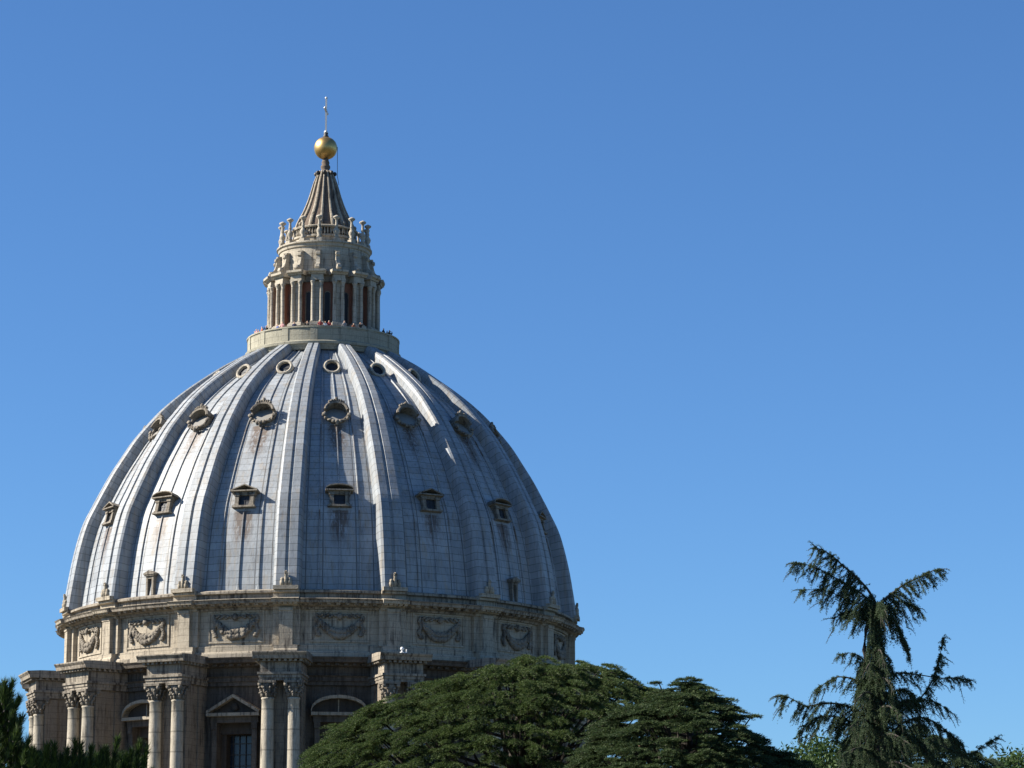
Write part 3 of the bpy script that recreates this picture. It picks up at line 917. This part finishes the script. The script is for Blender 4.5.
# ================================================================== trees
def leaf_mat(name, c0, c1, c2, trans=.25):
    m, nt, p = new_mat(name)
    geo = N(nt, 'ShaderNodeNewGeometry')
    n1 = noise(nt, geo.outputs['Position'], 1.6, 5, .7)
    isl = geo.outputs['Random Per Island']
    col = mixc(nt, ramp(nt, n1, [(.35, 0), (.65, 1)]), c0, c1)
    col = mixc(nt, ramp(nt, isl, [(.45, 0), (1, .85)]), col, c2)
    nt.links.new(col, p.inputs['Base Color'])
    p.inputs['Roughness'].default_value = .65
    p.inputs['Specular IOR Level'].default_value = .25
    tr = N(nt, 'ShaderNodeBsdfTranslucent'); nt.links.new(col, tr.inputs[0])
    mx = N(nt, 'ShaderNodeMixShader'); mx.inputs[0].default_value = trans
    nt.links.new(p.outputs[0], mx.inputs[1]); nt.links.new(tr.outputs[0], mx.inputs[2])
    nt.links.new(mx.outputs[0], nt.nodes['Material Output'].inputs[0])
    return m
L_CEDAR = leaf_mat('cedar_needles', (.030, .058, .018), (.062, .098, .026), (.115, .145, .04), .3)
L_CEDAR2 = leaf_mat('dark_cedar_needles', (.025, .050, .020), (.052, .082, .027), (.09, .115, .038))
L_DEODAR = leaf_mat('deodar_needles', (.038, .066, .038), (.066, .100, .046), (.10, .13, .06), .4)
L_PINE = leaf_mat('pine_needles', (.012, .026, .010), (.035, .062, .014), (.095, .15, .025))
L_LIME = leaf_mat('bright_leaves', (.024, .055, .014), (.045, .085, .02), (.075, .115, .03), .3)
M_BARK = plain('bark', (.04, .033, .026), .95, 0, .4, 6)
M_CONEF = plain('seed_cone', (.22, .13, .09), .8, 0, .2, 8)

def np_mesh(name, V, mat):
    """triangle soup, V is (n,3,3)"""
    n = len(V); me = bpy.data.meshes.new(name)
    me.vertices.add(n * 3); me.loops.add(n * 3); me.polygons.add(n)
    me.vertices.foreach_set('co', V.astype(np.float32).ravel())
    me.loops.foreach_set('vertex_index', np.arange(n * 3, dtype=np.int32))
    me.polygons.foreach_set('loop_start', np.arange(0, n * 3, 3, dtype=np.int32))
    me.materials.append(mat); me.update(calc_edges=True)
    return me
def unit(a): return a / np.maximum(np.linalg.norm(a, axis=-1, keepdims=True), 1e-9)
def needles(P, D, L, Wd, rs):
    """thin triangles from P along D"""
    D = unit(D); rnd = rs.normal(size=D.shape); S = unit(np.cross(D, rnd))
    L = np.asarray(L).reshape(-1, 1); Wd = np.asarray(Wd).reshape(-1, 1)
    return np.stack([P - S * Wd * .5, P + S * Wd * .5, P + D * L], axis=1)

def make_cedar(name, label, sil, dist, trunk_px, half_depth, zlow, npads, mat, seed, needle=(.078, .020), flat=.25, gname=None, extra=(), padr=(.45, .85), droop=.25, layer=.12):
    rs = np.random.RandomState(seed)
    xs = np.array([p[0] for p in sil], float); ys = np.array([p[1] for p in sil], float)
    base = at(trunk_px, 760, dist); bx, by = base[0], base[1]
    gz = terrain_z(bx, by)
    e = bpy.data.objects.new(name, None); SC.collection.objects.link(e); e.location = (bx, by, gz)
    tag(e, label, 'tree', gname)
    # measured outline converted to metres
    pts = np.array([at(x, y, dist) for x, y in sil]); mx = pts[:, 0]; mz = pts[:, 2]
    x0, x1 = mx[0], mx[-1]; cx = (x0 + x1) / 2; hw = (x1 - x0) / 2
    pads = []
    while len(pads) < npads:
        x = rs.uniform(x0, x1)
        k = 1 - ((x - cx) / hw) ** 2
        if k <= .02: continue
        dep = half_depth * math.sqrt(k)
        ztop = np.interp(x, mx, mz)
        ph = rs.uniform(-.15, PI)            # round the crown, viewer's side first
        if ph > PI * .62 and rs.rand() < .5: continue
        v = -math.cos(ph); sc_ = 1 - abs(rs.normal()) * .07 if rs.rand() < .8 else rs.uniform(.6, .95)
        lump = 1 + .07 * math.sin(x * 2.1 + v * 3) * math.sin(v * 4 + x) + .05 * math.sin(x * 5.3 + 1) * math.sin(v * 9)
        z = zlow + (ztop - zlow) * max(0, math.sin(ph)) ** .8 * sc_ * min(lump, 1.0)
        z = min(z, ztop - .08)
        y = by + v * dep * sc_ * lump
        # stepped layers
        z += layer * math.sin(z * 2 * PI / .55 + math.sin(x * 1.3 + v * 3) * 1.5)
        if rs.rand() < .07:
            pads.append((x + (x - bx) * .03, y, min(z + rs.uniform(.05, .2), ztop + .03), .5))
        elif math.sin(x * 3.1 + seed) * math.sin(z * 5 + v * 6) < .72:
            pads.append((x, y, min(z, ztop - .05), rs.uniform(.75, 1.15)))
    for px, py, dd in extra:
        q = at(px, py, dist + dd); pads.append((q[0], q[1], q[2], .6))
    V = []; twg = G(); lim = G()
    trunk_top = float(np.interp(bx, mx, mz)) - .6
    for i, (x, y, z, sc) in enumerate(pads):
        o = np.array([x - bx, y - by, 0.0]); dl = np.linalg.norm(o)
        o = unit(o + rs.normal(size=3) * np.array([.5, .5, 0]) * (1 + dl * .15))
        o[2] = 0; o = unit(o); s_ = np.array([-o[1], o[0], 0])
        R = rs.uniform(*padr) * sc
        start = np.array([x, y, z]) - o * R * .6 - np.array([0, 0, .05])
        nt_ = 9
        for t in range(nt_):
            a = (t - (nt_ - 1) / 2) / (nt_ / 2) * 1.15 + rs.normal() * .08
            d = o * math.cos(a) + s_ * math.sin(a); d[2] = rs.uniform(-.12, .10) + flat * .2
            L = R * (1.25 - .45 * abs(a)) * rs.uniform(.75, 1.15)
            nn = max(5, int(L / .065))
            tt = np.linspace(.12, 1, nn)[:, None]
            P = start + d * L * tt + np.array([0, 0, -1.0]) * droop * (tt ** 2) * L
            P = P + s_ * (rs.normal(size=(nn, 1)) * .015)
            m_ = 11
            PP = np.repeat(P, m_, axis=0) + rs.normal(size=(nn * m_, 3)) * np.array([.028, .028, .014])
            DD = rs.normal(size=(nn * m_, 3)) * np.array([.8, .8, .35]) + d * .9 + np.array([0, 0, .25])
            V.append(needles(PP, DD, rs.uniform(.6, 1.15, nn * m_) * needle[0], rs.uniform(.7, 1.2, nn * m_) * needle[1], rs))
            if t % 3 == 1:
                twg.tube([tuple(start), tuple(P[len(P) // 2] - np.array([0, 0, .01])), tuple(P[-1])], [.016, .01, .004], 4, False)
        # limb back to the trunk
        if i % 9 == 0 or i >= npads:
            zj = min(max(z - dl * .45 - .6, gz + 2), trunk_top)
            mid = np.array([bx + (x - bx) * .5, by + (y - by) * .5, (z * .4 + zj * .6) - .35])
            lim.tube([(bx, by, zj), tuple(mid), tuple(start)], [.05 + .02 * dl ** .8 * .6, .03 + .006 * dl, .018], 5, False)
    off_ = np.array([bx, by, gz])
    V = np.concatenate(V) - off_
    put('crown', np_mesh('crown', V, mat), e)
    def local(gm, nm, mt):
        gm.v = [(a - bx, b - by, c - gz) for a, b, c in gm.v]; return gm.build(nm, mt, e)
    local(twg, 'twigs', M_BARK); local(lim, 'limbs', M_BARK)
    g = G(); H = trunk_top - gz
    g.tube([(.25 * math.sin(k * .9), .2 * math.cos(k), H * k / 8) for k in range(9)], [.62 - .065 * k for k in range(9)], 10)
    g.v = [(a, b, c - .1) for a, b, c in g.v]
    g.build('trunk', M_BARK, e)
    return e

make_cedar('cedar_tree', 'broad green cedar with a wide domed crown hiding the lower right of the dome', 
    [(296, 790), (305, 762), (315, 743), (334, 725), (356, 711), (390, 690), (430, 678), (470, 667), (500, 662), (520, 656), (545, 654), (575, 654), (600, 660), (625, 671), (645, 683), (664, 692), (700, 712), (750, 790)],
    100, 520, 5.2, 5.0, 1900, L_CEDAR, 1, padr=(.4, .75), droop=.4)
cd2 = make_cedar('cedar_tree', 'dark cedar with flat layered boughs and small brown cones, right of the broad cedar', 
    [(570, 760), (600, 716), (630, 699), (660, 690), (676, 682), (688, 677), (699, 682), (706, 693), (713, 690), (722, 697), (730, 712), (745, 726), (758, 738), (778, 748), (800, 757), (830, 785)],
    92, 688, 4.4, 4.6, 1100, L_CEDAR2, 2, layer=.05, needle=(.08, .022),
    extra=[(738, 716, 0), (748, 715, 0), (757, 714, .1), (744, 738, 0), (752, 740, 0), (655, 681, .5), (735, 706, .4), (742, 709, .3)], padr=(.35, .7), droop=.2)
g = G()
for k, (px, py) in enumerate([(667, 716), (669, 720), (674, 723), (676, 717), (684, 727), (694, 728), (701, 733), (712, 719), (640, 748), (655, 712), (690, 741), (720, 724)]):
    q = at(px, py, 90.2 + .4 * (k % 3)) - np.array(cd2.location)
    g.lathe([(.01, 0), (.045, .02), (.055, .07), (.04, .13), (.01, .16)], q[0], q[1], 7, M=Matrix.Translation((0, 0, q[2])))
g.build('seed_cones', M_CONEF, cd2)

# --- the tall drooping cedar on the right
DD_ = 80.0
def make_deodar():
    rs = np.random.RandomState(7)
    b = at(876, 760, DD_); bx, by = b[0], b[1]; gz = terrain_z(bx, by)
    org = np.array([bx, by, gz])
    e = bpy.data.objects.new('deodar_tree', None); SC.collection.objects.link(e); e.location = tuple(org)
    tag(e, 'tall drooping cedar whose forked top spreads like two wings against the sky', 'tree')
    V = []; wood = G(); tw = G()
    def Pm(px, py, dy=0.0): return at(px, py, DD_ + dy)
    def strand(p, d, L, g_=1.0, dens=1.0):
        n = max(4, int(L / .05)); t = np.linspace(0, 1, n)[:, None]
        d = unit(d)
        P = p + d * L * t * (1 - .35 * t) + np.array([0, 0, -1.0]) * g_ * L * t ** 1.8
        P = P + np.cumsum(rs.normal(size=(n, 3)) * .007, axis=0)
        m_ = int(9 * dens)
        T = np.gradient(P, axis=0)
        PP = np.repeat(P, m_, axis=0) + rs.normal(size=(n * m_, 3)) * .012
        DD = unit(np.repeat(T, m_, axis=0)) * .8 + rs.normal(size=(n * m_, 3)) * .75
        fade = np.repeat(1 - .45 * t[:, 0], m_)
        V.append(needles(PP, DD, rs.uniform(.035, .07, n * m_) * fade, rs.uniform(.012, .020, n * m_), rs))
        if L > .3: tw.tube([tuple(P[0]), tuple(P[n // 2]), tuple(P[-1])], [.012, .008, .003], 4, False)
        return P
    def limb(pts, r0, r1, hang0, hang1, spacing=.07, spread=.5, side=1.0, bough=True):
        P = np.array([Pm(*q) for q in pts]); 
        P = np.array(catmull([tuple(q) for q in P], 6))
        seg_ = np.linalg.norm(np.diff(P, axis=0), axis=1); cum = np.concatenate([[0], np.cumsum(seg_)]); T = cum[-1]
        wood.tube([tuple(q) for q in P], [r0 + (r1 - r0) * k / (len(P) - 1) for k in range(len(P))], 6)
        s = 0
        while s < T:
            k = s / T
            p = np.array([np.interp(s, cum, P[:, c]) for c in range(3)])
            j = min(len(P) - 2, int(np.searchsorted(cum, s)))
            d = unit(P[min(j + 1, len(P) - 1)] - P[max(j - 1, 0)])
            lat = unit(np.cross(d, [0, 0, 1])) * (1 if rs.rand() < .5 else -1)
            Lh = (hang0 + (hang1 - hang0) * k) * rs.uniform(.4, 1.2)
            ln = spread * rs.uniform(.3, 1) * (1 - .5 * k)
            dh = unit(np.array([d[0], d[1], min(d[2], .3) * .5]) + 1e-3)
            if rs.rand() < .1:
                s += spacing * 3; continue
            sub = Lh * rs.uniform(.5, 1.1)
            dir2 = unit(lat * side * rs.uniform(-.3, .9) + dh * rs.uniform(.2, 1.5) + np.array([0, 0, -rs.uniform(.3, 1.5)]))
            Q = strand(p, dir2, sub, .35, .8)
            for q in range(int(sub / .06)):
                a = Q[rs.randint(0, len(Q))]
                strand(a, dir2 * .7 + dh * rs.uniform(-.2, .9) + rs.normal(size=3) * .55 + np.array([0, 0, -.35]), rs.uniform(.08, .26) * (1.15 - .5 * k), .4, .8)
            if rs.rand() < .3: strand(Q[-1], dh * rs.uniform(.3, 1.2) + rs.normal(size=3) * .2 + np.array([0, 0, -.6]), rs.uniform(.2, .5), .3, .4)
            for q in range(2): strand(p, d * .6 + rs.normal(size=3) * .7, rs.uniform(.06, .2), .2)
            s += spacing * rs.uniform(.6, 1.4)
        for q in range(6): strand(P[-1 - q], unit(P[-1] - P[-2]) + rs.normal(size=3) * .35, rs.uniform(.25, .5), .25, .5)
    # trunk and twin stem
    zt = Pm(876, 604)
    tr = [(bx, by, gz - .1), tuple(Pm(880, 765)), tuple(Pm(879, 720)), tuple(Pm(878, 680)), tuple(Pm(877, 650)), tuple(Pm(877, 625)), tuple(zt)]
    trunk = G(); trunk.tube(tr, [.34, .24, .20, .165, .14, .12, .10], 10)
    trunk.tube([tuple(Pm(870, 672)), tuple(Pm(864, 650)), tuple(Pm(866, 630)), tuple(Pm(873, 608))], [.07, .06, .055, .05], 7)
    # the two wings
    limb([(877, 606), (868, 590), (856, 577), (840, 563), (828, 553), (815, 547)], 0.042, 0.007, 1.31, 0.38, 0.035, 0.80)
    limb([(874, 606), (862, 594), (846, 584), (830, 575), (812, 566), (793, 563)], 0.030, 0.005, 1.05, 0.33, 0.039, 0.70)
    limb([(872, 610), (856, 603), (840, 596), (822, 590), (800, 590)], 0.024, 0.005, 0.89, 0.30, 0.041, 0.60)
    limb([(872, 615), (858, 612), (846, 612), (834, 618)], 0.018, 0.006, 0.58, 0.31, 0.041, 0.60)
    limb([(877, 606), (890, 595), (905, 584), (920, 577), (932, 571), (941, 569)], 0.036, 0.006, 1.10, 0.30, 0.039, 0.60)
    limb([(879, 610), (892, 603), (905, 602), (918, 608)], 0.024, 0.006, 0.73, 0.38, 0.041, 0.50)
    limb([(880, 614), (893, 618), (901, 632), (908, 650)], 0.024, 0.006, 0.63, 0.44, 0.041, 0.35)
    limb([(876, 606, 0), (880, 603, -.4), (884, 610, -.9)], .025, .006, .5, .3, .05, .4)
    # middle boughs
    limb([(872, 672), (862, 658), (850, 653), (840, 655)], 0.021, 0.006, 0.42, 0.25, 0.051, 0.35)
    limb([(872, 692), (855, 680), (838, 677), (824, 684), (812, 694)], 0.030, 0.006, 0.73, 0.30, 0.046, 0.50)
    limb([(874, 722), (850, 707), (826, 703), (806, 706), (790, 698), (779, 696)], 0.036, 0.006, 1.6, .40, 0.041, 0.60)
    limb([(872, 735), (850, 722), (830, 716), (812, 720), (800, 732)], 0.030, 0.006, 0.95, 0.38, 0.041, 0.70)
    limb([(884, 676), (900, 673), (920, 675), (940, 678), (958, 678), (970, 681)], 0.024, 0.006, 0.47, 0.25, 0.051, 0.35)
    limb([(884, 710), (903, 702), (918, 700), (930, 685), (938, 665), (941, 650), (943, 638)], 0.030, 0.006, 0.47, 0.20, 0.037, 0.30)
    limb([(884, 714), (905, 703), (925, 700), (942, 706), (956, 716)], 0.024, 0.006, 0.53, 0.25, 0.046, 0.40)
    limb([(884, 700), (898, 690), (910, 692), (916, 702)], 0.024, 0.006, 0.73, 0.50, 0.041, 0.40)
    limb([(884, 740), (905, 722), (925, 718), (945, 730), (962, 744)], 0.036, 0.007, 0.95, 0.50, 0.037, 0.90)
    limb([(880, 745), (898, 734), (915, 738), (930, 752)], 0.030, 0.007, 0.84, 0.50, 0.037, 0.90)
    limb([(930, 740), (955, 752), (972, 754), (985, 744), (996, 739)], 0.018, 0.005, 0.26, 0.12, 0.032, 0.25)
    for k in range(9):       # boughs toward and away from the viewer
        y0 = 655 + k * 14; sgn = -1 if k % 2 else 1; w = 10 + k * 5
        limb([(876, y0, 0), (876 + sgn * w * .4, y0 - 5, -.5 - .1 * k), (876 + sgn * w * .8, y0 + 4, -.9 - .15 * k)], .04, .01, .7, .4, .09, .5)
        limb([(876, y0, 0), (876 - sgn * w * .4, y0 - 5, .5 + .1 * k), (876 - sgn * w * .8, y0 + 4, .9 + .15 * k)], .04, .01, .7, .4, .12, .5)
    # foliage clothing the stem
    for k in range(430):
        y0 = rs.uniform(606, 775); w = np.interp(y0, [606, 640, 652, 680, 720, 770], [8, 7, 15, 26, 38, 50]) / 37.5
        a = rs.uniform(0, 2 * PI); rad_ = np.array([math.cos(a), math.sin(a), 0]); q = Pm(876, y0) + rad_ * w * rs.uniform(.05, .6)
        sub = rs.uniform(.2, .6) * (1 if y0 > 650 else .55)
        Q = strand(q, rad_ + np.array([0, 0, rs.uniform(-.8, .2)]), sub, .7, .9)
        for t in range(int(sub / .045)):
            strand(Q[rs.randint(0, len(Q))], rad_ * .5 + rs.normal(size=3) * .6 + np.array([0, 0, -.5]), rs.uniform(.08, .28), .5, .9)
    V = np.concatenate(V) - org
    put('crown', np_mesh('crown', V, L_DEODAR), e)
    for gm, nm in ((wood, 'limbs'), (tw, 'twigs'), (trunk, 'trunk')):
        gm.v = [(a - org[0], b_ - org[1], c - org[2]) for a, b_, c in gm.v]; gm.build(nm, M_BARK, e)
make_deodar()
make_cedar('cedar_tree', 'low dark green cedar crown sloping down to the right corner below the forked tree',
    [(850, 790), (872, 752), (890, 733), (905, 724), (922, 722), (945, 733), (958, 744), (975, 750), (990, 757), (1010, 770), (1040, 800)],
    88, 925, 2.8, 4.2, 420, L_DEODAR, 4, padr=(.4, .7), droop=.5)

# --- broadleaf trees behind
def make_leafy(name, label, cpx, cpy, dist, rx, rz_, n, mat, seed):
    rs = np.random.RandomState(seed)
    c = at(cpx, cpy, dist); gz = terrain_z(c[0], c[1]); org = np.array([c[0], c[1], gz])
    e = bpy.data.objects.new(name, None); SC.collection.objects.link(e); e.location = tuple(org); tag(e, label, 'tree')
    V = []; lim = G()
    cl = unit(rs.normal(size=(n, 3))) * (rs.uniform(.35, 1.0, (n, 1)) ** .5) * np.array([rx, rx, rz_])
    for i, q in enumerate(cl):
        m_ = 60; r = rs.uniform(.25, .45)
        P = c + q + rs.normal(size=(m_, 3)) * np.array([r, r, r * .6])
        D = unit(rs.normal(size=(m_, 3)) + np.array([0, 0, .3])); S = unit(np.cross(D, rs.normal(size=(m_, 3))))
        L = rs.uniform(.09, .15, (m_, 1))
        V.append(np.stack([P - S * L * .35, P + S * L * .35, P + D * L], 1)); V.append(np.stack([P + S * L * .35, P - S * L * .35, P - D * L * .6], 1))
        if i % 6 == 0:
            lim.tube([(0, 0, c[2] - gz - rz_ * .9), tuple((c + q * .5) - org), tuple(c + q - org)], [.09, .05, .015], 5, False)
    put('crown', np_mesh('crown', np.concatenate(V) - org, mat), e)
    lim.build('limbs', M_BARK, e)
    g = G(); H = c[2] - gz - rz_ * .85
    g.tube([(.1 * math.sin(k), .1 * math.cos(k * 1.4), -.1 + (H + .1) * k / 5) for k in range(6)], [.3 - .03 * k for k in range(6)], 8); g.build('trunk', M_BARK, e)
make_leafy('leafy_tree', 'bright yellow-green leafy treetop peeping out behind the forked cedar, left side', 828, 776, 120, 2.1, 1.5, 160, L_LIME, 21)
make_leafy('leafy_tree', 'small bright green treetop at the lower right corner of the view', 1018, 786, 118, 1.5, 1.25, 110, L_LIME, 22)

# --- pine with upright shoots at the lower left
def make_pine():
    rs = np.random.RandomState(9); D0 = 42.0
    b = at(-25, 760, D0); org = np.array([b[0], b[1], terrain_z(b[0], b[1])])
    e = bpy.data.objects.new('pine_tree', None); SC.collection.objects.link(e); e.location = tuple(org)
    tag(e, 'dark pine with upright brush-like shoots across the lower left corner', 'tree')
    V = []; wood = G()
    def shoot(p, d, L, dens=150):
        d = unit(np.array(d, float))
        t = rs.uniform(0, 1, dens)[:, None]
        P = p + d * L * t
        r = unit(rs.normal(size=(dens, 3)))
        D = d * rs.uniform(.7, 1.3, (dens, 1)) + r * .62
        V.append(needles(P, D, rs.uniform(.09, .15, dens), rs.uniform(.011, .017, dens), rs))
        wood.tube([tuple(p), tuple(p + d * L)], [.012, .006], 5, False)
    top = [(-30, 670), (-10, 680), (0, 686), (5, 694), (10, 712), (13, 730), (22, 744), (40, 748), (55, 752), (75, 751), (90, 752), (110, 753), (125, 752), (140, 755), (147, 768), (160, 790)]
    tx = [q[0] for q in top]; ty = [q[1] for q in top]
    for k in range(1100):
        px = rs.uniform(-30, 150) if rs.rand() < .75 else rs.uniform(-30, 22); yt = np.interp(px, tx, ty)
        py = yt + 22 + abs(rs.normal()) * 16 if rs.rand() < .65 else yt + rs.uniform(24, 100)
        p = at(px, py, D0 + rs.uniform(-1.2, 1.2))
        if px > 25 and rs.rand() < .35: continue
        shoot(p, (rs.normal() * .22 + (.2 if px < 15 else 0), rs.normal() * .22, 1.0), rs.uniform(.16, .30))
    for px, py, dx in [(4, 712, .25), (9, 722, .4), (13, 742, .35), (2, 705, .1), (22, 768, .2), (30, 774, .1), (41, 778, .15), (47, 772, .0), (56, 772, -.1), (64, 779, .1), (72, 770, .1), (80, 777, 0), (88, 775, .1), (97, 780, .15), (106, 776, .0), (113, 770, .1), (121, 779, .2), (128, 776, .1), (136, 772, .1), (140, 780, .2)]:
        shoot(at(px, py, D0 - 1.4), (dx, 0, 1), rs.uniform(.28, .42), 330)
    # boughs
    for k in range(14):
        q = at(-5 + k * 11, 800 + (k % 3) * 12, D0 + (k % 5 - 2) * .4)
        s = org + np.array([0, 0, 3.0 + .1 * (k % 4)])
        mid = (q + s) / 2 + np.array([0, 0, .25])
        wood.tube([tuple(s), tuple(mid), tuple(q), tuple(q + np.array([.1, 0, .35]))], [.09, .06, .035, .015], 6)
    put('crown', np_mesh('crown', np.concatenate(V) - org, L_PINE), e)
    wood.v = [(a - org[0], b_ - org[1], c - org[2]) for a, b_, c in wood.v]; wood.build('limbs', M_BARK, e)
    g = G(); g.tube([(0, 0, -.1), (.05, .02, 1.6), (0, .05, 3.2), (.03, 0, 4.6), (0, 0, 5.4)], [.28, .24, .2, .13, .05], 10); g.build('trunk', M_BARK, e)
make_pine()
